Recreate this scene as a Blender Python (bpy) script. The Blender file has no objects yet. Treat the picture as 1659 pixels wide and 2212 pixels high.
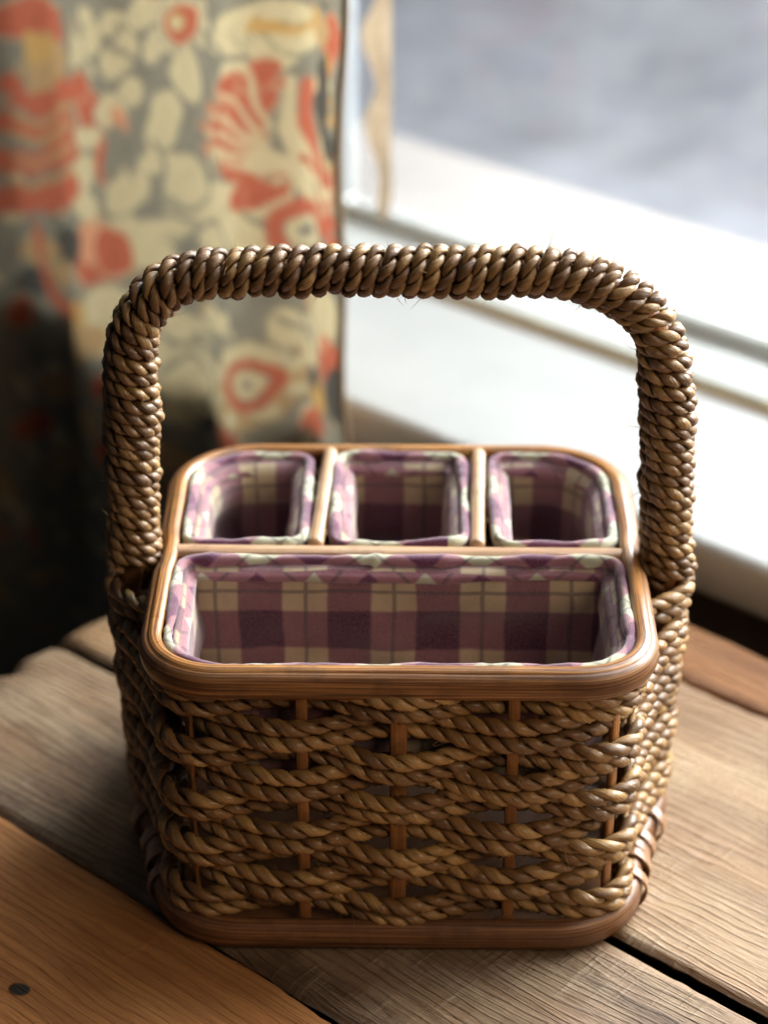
import bpy, math
import numpy as np
from math import radians, pi, sin, cos
from mathutils import Vector, Matrix

S = bpy.context.scene
COL = S.collection
rng = np.random.default_rng(7)

# ------------------------------------------------------------------ directions of the table / window
U = np.array([-.752, .659, 0.0]); U /= np.linalg.norm(U)      # along the planks and the sill
V = np.array([-U[1]*-1, -U[0], 0.0])                          # towards the window
V = np.array([U[1], -U[0], 0.0])
def uvz(u, v, z=0.0): return U*u + V*v + np.array([0, 0, z])

# ------------------------------------------------------------------ camera
cam = bpy.data.cameras.new('camera'); camo = bpy.data.objects.new('camera', cam); COL.objects.link(camo)
PITCH, YAW, ROLL = .509053, -.007768, .0014
camo.location = (.0001, -1.07512, .79344)
fw = Vector((sin(YAW)*cos(PITCH), cos(YAW)*cos(PITCH), -sin(PITCH)))
rt = Vector((cos(YAW), -sin(YAW), 0)); up = rt.cross(fw)
rt2 = rt*cos(ROLL)+up*sin(ROLL); up2 = -rt*sin(ROLL)+up*cos(ROLL)
camo.matrix_world = Matrix.Translation(camo.location) @ Matrix((rt2, up2, -fw)).transposed().to_4x4()
cam.sensor_fit = 'VERTICAL'; cam.sensor_height = 36; cam.sensor_width = 27
cam.lens = 36*5000/2212
cam.clip_start = .05; cam.clip_end = 60
cam.dof.use_dof = True; cam.dof.focus_distance = 1.168; cam.dof.aperture_fstop = 3.7
S.camera = camo

# ------------------------------------------------------------------ world and lamps
w = bpy.data.worlds.new('World'); S.world = w; w.use_nodes = True
bg = w.node_tree.nodes['Background']; bg.inputs[0].default_value = (.75, .85, 1, 1); bg.inputs[1].default_value = .042
S.view_settings.view_transform = 'Standard'; S.view_settings.look = 'None'
S.view_settings.exposure = 0.0; S.view_settings.gamma = 1
def area(name, loc, target, sx, sy, power, col, spread=180):
    l = bpy.data.lights.new(name, 'AREA'); l.shape = 'RECTANGLE'; l.size = sx; l.size_y = sy
    l.energy = power; l.color = col; l.spread = radians(spread)
    o = bpy.data.objects.new(name, l); COL.objects.link(o); o.location = Vector(loc)
    d = Vector(target) - Vector(loc)
    o.rotation_euler = d.to_track_quat('-Z', 'Y').to_euler()
    return o
# the window's daylight, the sky over the yard outside, the weak bounce of the room behind the camera
area('window_daylight', uvz(-.28, 1.30, .86), uvz(-.05, 0, .02), 1.5, .85, 116, (1.0, .975, .94))
area('sky_over_yard', uvz(-.5, 2.6, 2.6), uvz(-.6, 2.4, -.6), 3.0, 3.0, 320, (.90, .93, 1.0))
area('room_bounce', (1.05, -1.05, 1.05), (0, -.1, .08), .8, .6, 8.8, (1.0, .74, .50))
S.cycles.use_denoising = True

# ------------------------------------------------------------------ object helpers
def link(o, parent=None):
    COL.objects.link(o)
    if parent is not None: o.parent = parent
    return o
def thing(name, label, cat, loc=(0, 0, 0)):
    o = bpy.data.objects.new(name, None); o.empty_display_size = .02
    o.location = loc; o['label'] = label; o['category'] = cat
    return link(o)
def meshobj(name, verts, faces, mat, parent=None, uvs=None, attrs=None, smooth=True):
    me = bpy.data.meshes.new(name)
    verts = np.asarray(verts, dtype=np.float64)
    if parent is not None: verts = verts - np.array(parent.location)
    if isinstance(faces, np.ndarray):
        nf, k = faces.shape
        me.vertices.add(len(verts)); me.vertices.foreach_set('co', verts.ravel())
        me.loops.add(nf*k); me.loops.foreach_set('vertex_index', faces.ravel().astype(np.int32))
        me.polygons.add(nf); me.polygons.foreach_set('loop_start', np.arange(0, nf*k, k, dtype=np.int32))
        me.polygons.foreach_set('loop_total', np.full(nf, k, dtype=np.int32))
        me.update(calc_edges=True)
    else:
        me.from_pydata([tuple(v) for v in verts], [], [tuple(f) for f in faces])
    if uvs is not None:
        l = me.uv_layers.new(name='UVMap'); l.data.foreach_set('uv', np.asarray(uvs, dtype=np.float32).ravel())
    if attrs:
        for an, arr in attrs.items():
            arr = np.asarray(arr, dtype=np.float32)
            if arr.ndim == 1:
                a = me.attributes.new(an, 'FLOAT', 'POINT'); a.data.foreach_set('value', arr)
            else:
                a = me.color_attributes.new(an, 'FLOAT_COLOR', 'POINT'); a.data.foreach_set('color', arr.ravel())
    if smooth: me.polygons.foreach_set('use_smooth', np.ones(len(me.polygons), dtype=bool))
    me.validate(); me.update()
    if mat: me.materials.append(mat)
    return link(bpy.data.objects.new(name, me), parent)

def grid_faces(n, m, closed_n, closed_m):
    """quads of an n x m grid (rings x around)"""
    a = np.arange(n if closed_n else n-1)[:, None]; b = np.arange(m if closed_m else m-1)[None, :]
    a2 = (a+1) % n; b2 = (b+1) % m
    f = np.stack([a*m+b+0*a, a*m+b2, a2*m+b2, a2*m+b], -1).reshape(-1, 4)
    return f
def grid_uv(n, m, closed_n, closed_m, su, sv):
    """per-loop uv: su[i] along, sv[j] around (len n+1 / m+1 when closed)"""
    a = np.arange(n if closed_n else n-1)[:, None]; b = np.arange(m if closed_m else m-1)[None, :]
    A = np.broadcast_to(a, (a.shape[0], b.shape[1])); B = np.broadcast_to(b, A.shape)
    q = np.stack([np.stack([su[A], sv[B]], -1), np.stack([su[A], sv[B+1]], -1),
                  np.stack([su[A+1], sv[B+1]], -1), np.stack([su[A+1], sv[B]], -1)], 2)
    return q.reshape(-1, 2)
def merge(parts):
    vs, fs, us, ats = [], [], [], []; off = 0
    for v, f, u, t in parts:
        vs.append(v); fs.append(f+off); us.append(u); ats.append(t); off += len(v)
    return np.concatenate(vs), np.concatenate(fs), np.concatenate(us), np.concatenate(ats)

def smooth_noise(n, scale, seed, periodic=False):
    r = np.random.default_rng(seed); k = max(4, int(n/scale))
    c = r.normal(size=k)
    x = np.linspace(0, k if periodic else k-1, n, endpoint=not periodic)
    i = np.floor(x).astype(int); t = x-i; t = t*t*(3-2*t)
    return c[i % k]*(1-t)+c[(i+1) % k]*t

def sweep(P, A, B, sec_r, closed, along, seed_tint=None, cap=True):
    """P (n,3) centre line; A,B (n,3) section axes; sec_r (n,m,2) section coordinates"""
    n, m = sec_r.shape[:2]
    v = P[:, None, :] + A[:, None, :]*sec_r[:, :, 0:1] + B[:, None, :]*sec_r[:, :, 1:2]
    v = v.reshape(-1, 3)
    f = grid_faces(n, m, closed, True)
    per = np.linspace(0, 1, m+1)
    su = np.concatenate([along, [along[-1]+(along[-1]-along[-2])]])
    uv = grid_uv(n, m, closed, True, su, per)
    if cap and not closed:
        c0 = len(v); v = np.concatenate([v, P[:1], P[-1:]])
        j = np.arange(m); j2 = (j+1) % m
        f0 = np.stack([np.full(m, c0), j2, j, j], -1); f1 = np.stack([np.full(m, c0+1), (n-1)*m+j, (n-1)*m+j2, (n-1)*m+j2], -1)
        # triangles written as separate quads would be degenerate: shift the last corner slightly by using the centre twice
        f0[:, 3] = c0; f1[:, 3] = c0+1
        f0 = f0[:, :4]; f1 = f1[:, :4]
        return v, f, uv, (f0[:, :3], f1[:, :3])
    return v, f, uv, None

def ellipse_sec(n, m, ra, rb, power=2.0):
    t = np.linspace(0, 2*pi, m, endpoint=False)
    c, s = np.cos(t), np.sin(t)
    e = 2.0/power
    x = np.sign(c)*np.abs(c)**e; y = np.sign(s)*np.abs(s)**e
    ra = np.broadcast_to(np.asarray(ra, float), (n,)); rb = np.broadcast_to(np.asarray(rb, float), (n,))
    return np.stack([ra[:, None]*x, rb[:, None]*y], -1)
def norm(a): return a/np.linalg.norm(a, axis=-1, keepdims=True)
def tangents(P, closed):
    if closed: T = np.roll(P, -1, 0)-np.roll(P, 1, 0)
    else: T = np.gradient(P, axis=0)
    return norm(T)
def resample(P, ds, closed):
    Q = np.concatenate([P, P[:1]]) if closed else P
    d = np.concatenate([[0], np.cumsum(np.linalg.norm(np.diff(Q, axis=0), axis=1))])
    L = d[-1]; n = max(4, int(round(L/ds)))
    s = np.linspace(0, L, n, endpoint=not closed)
    return np.stack([np.interp(s, d, Q[:, k]) for k in range(3)], -1), s, L
def catmull(pts, k=16):
    p = np.asarray(pts, float); p = np.concatenate([2*p[:1]-p[1:2], p, 2*p[-1:]-p[-2:-1]]); out = []
    for i in range(1, len(p)-2):
        t = np.linspace(0, 1, k, endpoint=False)[:, None]
        a, b, c, d = p[i-1], p[i], p[i+1], p[i+2]
        out.append(.5*((2*b)+(-a+c)*t+(2*a-5*b+4*c-d)*t*t+(-a+3*b-3*c+d)*t**3))
    out.append(p[-2:-1]); return np.concatenate(out)
def rail(name, P, up, ra, rb, closed, mat, parent, m=16, power=2.4, ds=.004, wob=0.0):
    """a bar of oval section along P; up = direction of rb"""
    P, s, L = resample(np.asarray(P, float), ds, closed)
    T = tangents(P, closed); Bv = np.broadcast_to(np.asarray(up, float), P.shape)
    Aa = norm(np.cross(T, Bv)); Bb = norm(np.cross(Aa, T))
    n = len(P); k = 1+wob*smooth_noise(n, 10, int(abs(P.sum()*1e4)) % 9999, closed)
    sec = ellipse_sec(n, m, ra*k, rb*k, power)
    v, f, uv, caps = sweep(P, Aa, Bb, sec, closed, s)
    if caps is not None: return capped(name, v, f, uv, caps, mat, parent)
    return meshobj(name, v, f, mat, parent, uv)
def capped(name, v, f, uv, caps, mat, parent, attrs=None):
    tri = np.concatenate(caps)
    faces = [tuple(q) for q in f] + [tuple(t) for t in tri]
    u = np.concatenate([uv, np.zeros((len(tri)*3, 2))])
    return meshobj(name, v, faces, mat, parent, u, attrs)

# ------------------------------------------------------------------ material helpers
class NT:
    def __init__(s, name):
        s.m = bpy.data.materials.new(name); s.m.use_nodes = True; s.t = s.m.node_tree; s.t.nodes.clear()
        s.out = s.t.nodes.new('ShaderNodeOutputMaterial')
    def n(s, typ, **kw):
        nd = s.t.nodes.new(typ)
        ins = kw.pop('ins', {})
        for k, v in kw.items(): setattr(nd, k, v)
        for k, v in ins.items(): s.set(nd, k, v)
        return nd
    def set(s, nd, k, v):
        if hasattr(v, 'links') or isinstance(v, bpy.types.NodeSocket): s.t.links.new(v, nd.inputs[k])
        else: nd.inputs[k].default_value = v
    def math(s, op, a, b=None, c=None, clamp=False):
        nd = s.t.nodes.new('ShaderNodeMath'); nd.operation = op; nd.use_clamp = clamp
        for i, x in enumerate((a, b, c)):
            if x is not None: s.set(nd, i, x)
        return nd.outputs[0]
    def mapr(s, v, a, b, c, d, smooth=False):
        nd = s.t.nodes.new('ShaderNodeMapRange'); nd.clamp = True
        if smooth: nd.interpolation_type = 'SMOOTHSTEP'
        s.set(nd, 0, v)
        for i, x in enumerate((a, b, c, d)): nd.inputs[i+1].default_value = x
        return nd.outputs[0]
    def mix(s, f, a, b, bt='MIX'):
        nd = s.t.nodes.new('ShaderNodeMix'); nd.data_type = 'RGBA'; nd.blend_type = bt; nd.clamp_factor = True
        s.set(nd, 0, f); s.set(nd, 6, a); s.set(nd, 7, b)
        return nd.outputs[2]
    def mapping(s, vec, scale, loc=(0, 0, 0), rot=(0, 0, 0)):
        nd = s.t.nodes.new('ShaderNodeMapping'); s.set(nd, 0, vec)
        nd.inputs['Scale'].default_value = scale; nd.inputs['Location'].default_value = loc; nd.inputs['Rotation'].default_value = rot
        return nd.outputs[0]
    def noise(s, vec, scale=1, detail=4, rough=.55, dist=0):
        nd = s.t.nodes.new('ShaderNodeTexNoise'); s.set(nd, 'Vector', vec)
        nd.inputs['Scale'].default_value = scale; nd.inputs['Detail'].default_value = detail
        nd.inputs['Roughness'].default_value = rough; nd.inputs['Distortion'].default_value = dist
        return nd.outputs[0]
    def bump(s, h, strength=.3, dist=.001, normal=None):
        nd = s.t.nodes.new('ShaderNodeBump'); nd.inputs['Strength'].default_value = strength
        nd.inputs['Distance'].default_value = dist; s.set(nd, 'Height', h)
        if normal is not None: s.set(nd, 'Normal', normal)
        return nd.outputs[0]
    def princ(s, col, rough=.5, normal=None, **kw):
        nd = s.t.nodes.new('ShaderNodeBsdfPrincipled')
        s.set(nd, 'Base Color', col); s.set(nd, 'Roughness', rough)
        if normal is not None: s.set(nd, 'Normal', normal)
        for k, v in kw.items(): s.set(nd, k, v)
        return nd
    def done(s, shader):
        s.t.links.new(shader, s.out.inputs[0]); return s.m
    def uv(s): return s.n('ShaderNodeTexCoord').outputs['UV']
    def obj(s): return s.n('ShaderNodeTexCoord').outputs['Object']
def c4(r, g, b): return (r, g, b, 1)
def srgb(r, g, b):
    f = lambda x: ((x/255+.055)/1.055)**2.4 if x > 10 else x/255/12.92
    return (f(r), f(g), f(b), 1)

def seagrass(name, dark, mid, gold):
    t = NT(name); uv = t.uv()
    tint = t.n('ShaderNodeAttribute', attribute_name='tint').outputs['Fac']
    fib = t.noise(t.mapping(uv, (90, 22, 1)), 1, 3, .6)
    mott = t.noise(t.obj(), 160, 3, .6)
    fine = t.noise(t.mapping(uv, (160, 60, 1)), 1, 2, .5)
    k = t.math('ADD', t.math('MULTIPLY', tint, .72), t.math('MULTIPLY', mott, .34))
    ramp = t.n('ShaderNodeValToRGB'); t.set(ramp, 0, k)
    e = ramp.color_ramp.elements; e[0].position = .08; e[0].color = dark; e[1].position = .9; e[1].color = gold
    x = e.new(.5); x.color = mid
    col = t.mix(t.mapr(fib, .35, .62, .5, 0), ramp.outputs[0], dark)
    ro = t.mapr(fine, .3, .7, .36, .60)
    h = t.math('ADD', t.math('MULTIPLY', fib, 1), t.math('MULTIPLY', fine, .5))
    nb = t.bump(h, .8, .0009)
    return t.done(t.princ(col, ro, nb, **{'Specular IOR Level': .55, 'Coat Weight': .4, 'Coat Roughness': .22}).outputs[0])
def rattan(name, a, b, c, rough=.28, sv=70, coat=.45):
    t = NT(name); uv = t.uv()
    st = t.noise(t.mapping(uv, (7, sv, 1)), 1, 4, .65)
    st2 = t.noise(t.mapping(uv, (11, sv*1.7, 1), (3, 5, 0)), 1, 2, .5)
    blot = t.noise(t.obj(), 45, 3, .6)
    col = t.mix(t.mapr(st, .42, .56, 0, 1), a, b)
    col = t.mix(t.mapr(st2, .56, .68, 0, .85), col, c)
    col = t.mix(t.mapr(blot, .5, .7, 0, .45), col, c)
    h = t.math('ADD', st, t.math('MULTIPLY', st2, .7))
    return t.done(t.princ(col, t.mapr(blot, .3, .7, rough-.05, rough+.14), t.bump(h, .5, .0005),
                          **{'Coat Weight': coat, 'Coat Roughness': .22}).outputs[0])
M_SEA = seagrass('seagrass_cord', c4(.040, .019, .007), c4(.26, .130, .038), c4(.62, .38, .13))
M_SEAH = seagrass('seagrass_cord_handle', c4(.038, .018, .007), c4(.23, .115, .036), c4(.58, .36, .125))
M_RIM = rattan('varnished_rattan_shaded', c4(.37, .175, .060), c4(.13, .050, .016), c4(.018, .007, .003), .42, 30, .15)  # rim band: the shade of its front face is put into a darker colour
M_RIMTOP = rattan('varnished_rattan_strip', c4(.60, .29, .085), c4(.17, .058, .015), c4(.025, .009, .004), .30, 28, .6)
M_RIM2 = rattan('varnished_rattan_pale', c4(.58, .40, .26), c4(.38, .22, .12), c4(.12, .05, .022), .32, 16)
M_FOOT = rattan('dark_varnished_rattan', c4(.26, .118, .044), c4(.13, .052, .019), c4(.04, .015, .006), .42, 30, .15)
M_STAVE = rattan('orange_rattan_stave', c4(.36, .155, .045), c4(.25, .098, .03), c4(.12, .045, .015), .5, 14, .1)
M_STRAP = rattan('split_cane_binding', c4(.46, .25, .12), c4(.32, .16, .07), c4(.09, .035, .015), .3, 16)

def plaid(name, period, rot, purple, mauve, cream):
    t = NT(name); uv = t.uv()
    warp = t.n('ShaderNodeVectorMath', operation='SCALE', ins={0: t.n('ShaderNodeTexNoise', ins={'Vector': uv, 'Scale': 28.0}).outputs[1], 'Scale': .004}).outputs[0]
    uvw = t.n('ShaderNodeVectorMath', operation='ADD', ins={0: uv, 1: warp}).outputs[0]
    mp = t.mapping(uvw, (1/period, 1/period, 1), (.18, .10 if rot == 0 else -.13, 0), (0, 0, rot))
    sx = t.n('ShaderNodeSeparateXYZ', ins={0: mp})
    def band(c):
        fr = t.math('FRACT', c)
        d = t.math('ABSOLUTE', t.math('SUBTRACT', fr, .5))
        pale = t.mapr(d, .235, .265, 1, 0)
        line = t.mapr(d, .016, .03, 1, 0)
        return pale, line
    px, lx = band(sx.outputs[0]); py, ly = band(sx.outputs[1])
    both = t.math('MULTIPLY', px, py); any_ = t.math('MAXIMUM', px, py)
    col = t.mix(any_, purple, mauve); col = t.mix(both, col, cream)
    ln = t.math('MULTIPLY', t.math('MAXIMUM', t.math('MULTIPLY', lx, px), t.math('MULTIPLY', ly, py)), .6)
    col = t.mix(ln, col, c4(.05, .045, .05))
    wv = t.noise(t.mapping(uv, (900, 900, 1)), 1, 2, .7)
    wx = t.math('SINE', t.math('MULTIPLY', t.n('ShaderNodeSeparateXYZ', ins={0: uv}).outputs[0], 2*pi*1100))
    wy = t.math('SINE', t.math('MULTIPLY', t.n('ShaderNodeSeparateXYZ', ins={0: uv}).outputs[1], 2*pi*1100))
    blot = t.noise(t.mapping(uv, (60, 60, 1)), 1, 3, .6)
    col = t.mix(t.mapr(wv, .4, .75, 0, .22), col, c4(.55, .42, .42))
    col = t.mix(t.mapr(blot, .35, .7, .0, .2), col, c4(.03, .01, .02))
    h = t.math('ADD', t.math('MULTIPLY', t.math('ADD', wx, wy), .35), t.math('ADD', wv, t.math('MULTIPLY', blot, 2)))
    return t.done(t.princ(col, .9, t.bump(h, .4, .0005), **{'Sheen Weight': .55, 'Sheen Roughness': .5, 'Specular IOR Level': .2}).outputs[0])
M_PLAID = plaid('plaid_flannel_shaded', .0475, 0, c4(.052, .004, .030), c4(.19, .080, .096), c4(.43, .34, .21))  # pocket walls: the shade inside is put into darker plaid colours
M_BIAS = plaid('plaid_flannel_bias_lit', .042, radians(45), c4(.10, .012, .065), c4(.30, .13, .165), c4(.48, .49, .35))  # same flannel for the lips, their brighter light painted in as paler colours
SHAPES = [
 ('e','c',0.5606,0.2718,-83.0,-7.4,-15.1,-72.1),
 ('e','c',0.5361,0.2592,-71.0,-30.5,-1.5,-50.5),
 ('e','c',0.5165,0.2946,-98.4,-30.8,-5.5,-67.3),
 ('e','c',0.5395,0.2861,-88.7,-7.4,-21.0,-102.4),
 ('e','c',0.5855,0.2546,-71.1,-6.9,-17.1,-80.0),
 ('e','c',0.5014,0.2745,-94.7,-50.0,3.0,-67.7),
 ('e','c',0.565,0.2867,-116.2,-10.6,-25.8,-127.1),
 ('e','c',0.4695,0.261,-55.6,10.8,-15.3,-44.4),
 ('e','c',0.497,0.2182,-55.7,-10.3,-6.4,-36.6),
 ('e','c',0.5266,0.2354,-105.9,-56.1,2.4,-76.6),
 ('e','c',0.5356,0.1573,-48.9,-41.0,10.2,-39.4),
 ('e','c',0.4772,0.1805,-37.5,-34.9,15.1,-40.1),
 ('e','c',0.5077,0.1851,-70.6,-5.0,-20.2,-81.2),
 ('e','c',0.5828,0.158,-57.5,-5.4,-14.0,-55.4),
 ('e','c',0.5821,0.1325,-51.0,-4.7,-20.3,-77.4),
 ('e','c',0.4351,0.1466,-29.1,9.9,-44.6,-94.8),
 ('e','c',0.4998,0.1352,-16.0,14.5,-47.7,-70.5),
 ('e','c',0.459,0.1607,-16.1,11.0,-45.0,-75.0),
 ('e','c',0.4199,0.1831,-62.5,-2.7,-18.5,-71.2),
 ('e','c',0.4014,0.3144,-23.8,21.4,-48.9,-79.5),
 ('e','c',0.4024,0.2881,-85.9,-70.8,11.8,-38.9),
 ('e','c',0.4174,0.298,-64.6,-2.9,-22.5,-106.8),
 ('e','c',0.3819,0.2944,-66.3,-2.2,-16.6,-76.9),
 ('e','c',0.3639,0.3111,-50.6,-1.4,-16.4,-78.1),
 ('e','c',0.5447,0.1166,-42.3,-3.4,-14.1,-51.6),
 ('e','c',0.3996,0.1603,-71.4,49.0,-23.4,-37.8),
 ('e','c',0.3851,0.198,-64.3,-2.2,-10.9,-42.3),
 ('e','c',0.3612,0.2293,-63.5,22.7,-15.1,-33.7),
 ('e','c',0.513,0.1103,-38.4,-2.7,-21.7,-77.8),
 ('e','c',0.4561,0.1115,-47.9,-22.5,-0.6,-62.7),
 ('e','c',0.5595,0.0465,-35.2,1.3,-10.8,-29.8),
 ('e','c',0.4936,0.0552,-46.0,-30.8,8.8,-63.8),
 ('e','c',0.4525,0.0742,-20.3,31.6,-74.7,-81.7),
 ('e','c',0.4298,0.0832,-60.4,-2.8,-28.2,-93.9),
 ('e','c',0.4814,0.0169,-23.3,-10.8,-1.6,-37.5),
 ('e','c',0.5191,0.0251,-48.1,-3.4,-19.9,-63.5),
 ('e','c',0.3597,0.0834,-43.8,22.1,-24.4,-41.1),
 ('e','c',0.3754,0.0911,-75.4,-2.2,-20.7,-68.3),
 ('e','c',0.3306,0.1129,-39.1,-0.6,-13.4,-44.5),
 ('e','c',0.3456,0.1349,-55.6,-1.2,-23.8,-82.4),
 ('e','c',0.4509,-0.0045,-28.9,-10.2,-10.6,-85.0),
 ('e','c',0.5045,-0.0224,-56.0,-3.7,-36.3,-108.8),
 ('l','c',0.0146,0.562,0.086,0.512,0.13,0.459,0.169,0.425,0.186),
 ('l','c',0.0134,0.431,0.172,0.416,0.16,0.4,0.148),
 ('l','c',0.0146,0.424,0.214,0.392,0.222,0.372,0.211,0.352,0.193),
 ('l','g',0.0032,0.579,0.23,0.543,0.214,0.525,0.189,0.532,0.171),
 ('l','g',0.0032,0.482,0.24,0.469,0.227,0.467,0.211),
 ('l','g',0.0032,0.51,0.16,0.487,0.155,0.453,0.17,0.441,0.194),
 ('l','g',0.0032,0.529,0.134,0.493,0.147,0.465,0.149),
 ('l','g',0.0032,0.432,0.164,0.416,0.152,0.406,0.138),
 ('l','g',0.0032,0.559,0.189,0.549,0.166,0.558,0.139,0.545,0.112),
 ('l','g',0.0032,0.501,0.286,0.485,0.272,0.495,0.253),
 ('l','g',0.0032,0.441,0.303,0.42,0.292,0.395,0.29),
 ('l','g',0.0032,0.517,0.059,0.494,0.042,0.454,0.05,0.443,0.038),
 ('l','g',0.0032,0.475,0.074,0.447,0.063,0.408,0.077,0.371,0.072),
 ('l','g',0.0032,0.508,0.013,0.478,0.034,0.455,0.019,0.474,-0.008),
 ('l','g',0.0032,0.381,0.096,0.362,0.091,0.35,0.072),
 ('l','g',0.0032,0.534,0.287,0.541,0.268,0.525,0.26),
 ('l','g',0.0032,0.562,0.256,0.549,0.244,0.55,0.23),
 ('l','g',0.0032,0.507,0.202,0.496,0.186,0.503,0.166),
 ('e','c',0.4431,0.3039,-112.2,-6.0,-32.2,-156.4),
 ('e','c',0.4503,0.2909,-111.2,-6.1,-32.7,-154.9),
 ('e','c',0.4675,0.2811,-109.6,-6.6,-32.7,-153.2),
 ('e','c',0.4867,0.2791,-108.0,-7.2,-32.3,-152.2),
 ('e','c',0.4988,0.2862,-107.3,-7.6,-31.8,-152.3),
 ('e','c',0.4979,0.2989,-107.8,-7.6,-31.2,-153.5),
 ('e','c',0.4846,0.3111,-109.1,-7.3,-31.0,-155.2),
 ('e','c',0.4653,0.317,-110.8,-6.7,-31.1,-156.6),
 ('e','c',0.449,0.3142,-112.0,-6.2,-31.6,-157.1),
 ('e','c',0.4713,0.2981,-37.3,-2.3,-11.4,-55.3),
 ('e','r',0.4713,0.2978,-46.7,-2.9,-13.5,-65.7),
 ('e','o',0.478,0.2977,-109.2,-7.0,-28.4,-138.0),
 ('e','c',0.4781,0.2975,-168.8,-10.8,-41.5,-201.7),
 ('e','r',0.411,0.2673,-39.4,35.5,-49.2,-77.2),
 ('e','r',0.4224,0.2455,-42.0,-15.8,-4.4,-123.7),
 ('e','r',0.4337,0.2292,-43.5,-11.9,-18.1,-166.4),
 ('e','r',0.4289,0.2186,-38.3,2.8,-51.9,-169.1),
 ('e','r',0.4124,0.2343,-31.7,16.1,-20.5,-40.8),
 ('e','r',0.3962,0.2516,-67.8,-32.1,1.7,-44.2),
 ('e','r',0.39,0.2796,-94.3,-88.2,23.3,-57.0),
 ('l','c',0.0029,0.387,0.231,0.412,0.242,0.438,0.244),
 ('l','c',0.0029,0.387,0.227,0.413,0.23,0.447,0.226),
 ('l','c',0.0029,0.392,0.222,0.413,0.219,0.445,0.213),
 ('l','c',0.0029,0.389,0.238,0.404,0.256,0.424,0.262),
 ('l','c',0.0029,0.381,0.244,0.391,0.262,0.398,0.28),
 ('e','r',0.4006,0.204,-42.2,-24.0,14.2,-141.7),
 ('e','r',0.3904,0.1967,-54.9,-1.9,-18.6,-72.4),
 ('e','c',0.3875,0.2043,-67.4,-37.9,38.3,-379.9),
 ('l','c',0.0053,0.429,0.211,0.406,0.211,0.382,0.214,0.364,0.213),
 ('l','r',0.0063,0.419,0.207,0.398,0.205,0.378,0.194),
 ('e','r',0.4065,0.1866,-126.3,-5.0,-36.1,-139.2),
 ('l','r',0.0141,0.355,0.276,0.358,0.253,0.351,0.232,0.334,0.213,0.317,0.194),
 ('l','r',0.0146,0.34,0.278,0.328,0.275),
 ('e','r',0.3265,0.2111,-48.9,13.6,-14.3,-34.0),
 ('l','c',0.0073,0.37,0.277,0.371,0.254,0.361,0.229,0.339,0.208,0.314,0.209),
 ('l','c',0.0053,0.347,0.282,0.341,0.257,0.321,0.232),
 ('l','c',0.0029,0.344,0.218,0.327,0.213,0.312,0.215),
 ('l','c',0.0024,0.342,0.192,0.324,0.194,0.312,0.2),
 ('l','r',0.0126,0.381,0.157,0.378,0.174,0.36,0.185,0.335,0.182,0.312,0.19),
 ('e','c',0.3602,0.167,-64.8,-1.7,-22.8,-83.6),
 ('e','g',0.3602,0.167,-129.7,-3.3,-48.9,-179.2),
 ('l','r',0.0049,0.366,0.22,0.346,0.214),
 ('e','o',0.3686,0.3211,-34.4,7.6,-30.2,-90.6),
 ('e','c',0.3685,0.3248,-57.9,-1.7,-28.0,-137.7),
 ('e','r',0.3225,0.3144,-69.6,-1.0,-9.1,-42.7),
 ('e','t',0.3369,0.3186,-69.0,-1.3,-19.3,-92.3),
 ('e','o',0.3276,0.2989,-82.9,-1.3,-30.0,-137.2),
 ('e','d',0.3279,0.2805,-62.7,32.6,-19.7,-39.4),
 ('e','d',0.3355,0.262,-79.0,54.8,-31.7,-54.2),
 ('e','d',0.3325,0.296,-121.3,-2.2,-24.0,-109.4),
 ('e','d',0.3162,0.2479,-131.7,68.3,-37.5,-71.9),
 ('e','d',0.3317,0.3394,-90.9,-1.6,-56.4,-281.1),
 ('e','r',0.5688,0.2136,-47.0,22.9,-14.9,-31.2),
 ('e','r',0.579,0.2296,-68.1,-6.4,-18.3,-81.7),
 ('e','c',0.5454,0.2149,-72.3,-22.7,-8.1,-73.6),
 ('e','p',0.5401,0.21,-158.1,-12.9,-19.3,-81.7),
 ('e','c',0.5739,0.1896,-44.2,-14.2,-12.2,-103.9),
 ('e','r',0.5546,0.1756,-117.8,4.6,-16.5,-53.3),
 ('e','g',0.5451,0.1841,-114.8,-9.5,-9.9,-40.2),
 ('e','r',0.5705,0.0943,-26.5,-2.3,-9.1,-32.6),
 ('e','p',0.5788,0.103,-69.4,-21.8,-8.3,-55.6),
 ('l','p',0.0034,0.568,0.123,0.561,0.099,0.542,0.083),
 ('e','r',0.5517,0.1039,-45.4,21.9,-21.4,-40.2),
 ('e','c',0.5659,0.0423,-33.2,1.1,-11.5,-31.8),
 ('l','g',0.0039,0.554,0.077,0.527,0.074,0.517,0.055),
 ('e','t',0.4027,0.04,-24.3,-0.9,-9.0,-28.0),
 ('e','c',0.4034,0.0592,-36.7,-1.4,-20.9,-66.6),
 ('e','r',0.4013,0.0415,-38.3,13.0,-24.3,-45.9),
 ('e','c',0.4026,0.0422,-83.0,-3.1,-29.7,-92.4),
 ('e','g',0.4026,0.0422,-260.7,-9.7,-105.9,-329.8),
 ('e','c',0.3726,0.0405,-124.1,-3.5,-58.3,-178.8),
 ('e','c',0.3898,0.0196,-122.0,-4.0,-58.5,-175.9),
 ('e','c',0.415,0.0103,-119.6,-4.8,-57.9,-173.9),
 ('e','c',0.4333,0.0185,-118.5,-5.4,-56.9,-174.0),
 ('e','c',0.4334,0.0395,-119.1,-5.5,-56.0,-176.0),
 ('e','c',0.4156,0.0604,-121.2,-5.0,-55.7,-178.9),
 ('e','c',0.3907,0.069,-123.6,-4.2,-56.3,-180.9),
 ('e','c',0.3731,0.0608,-124.8,-3.6,-57.4,-180.8),
 ('e','r',0.3221,0.0826,-52.0,-0.7,-17.9,-56.7),
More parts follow.
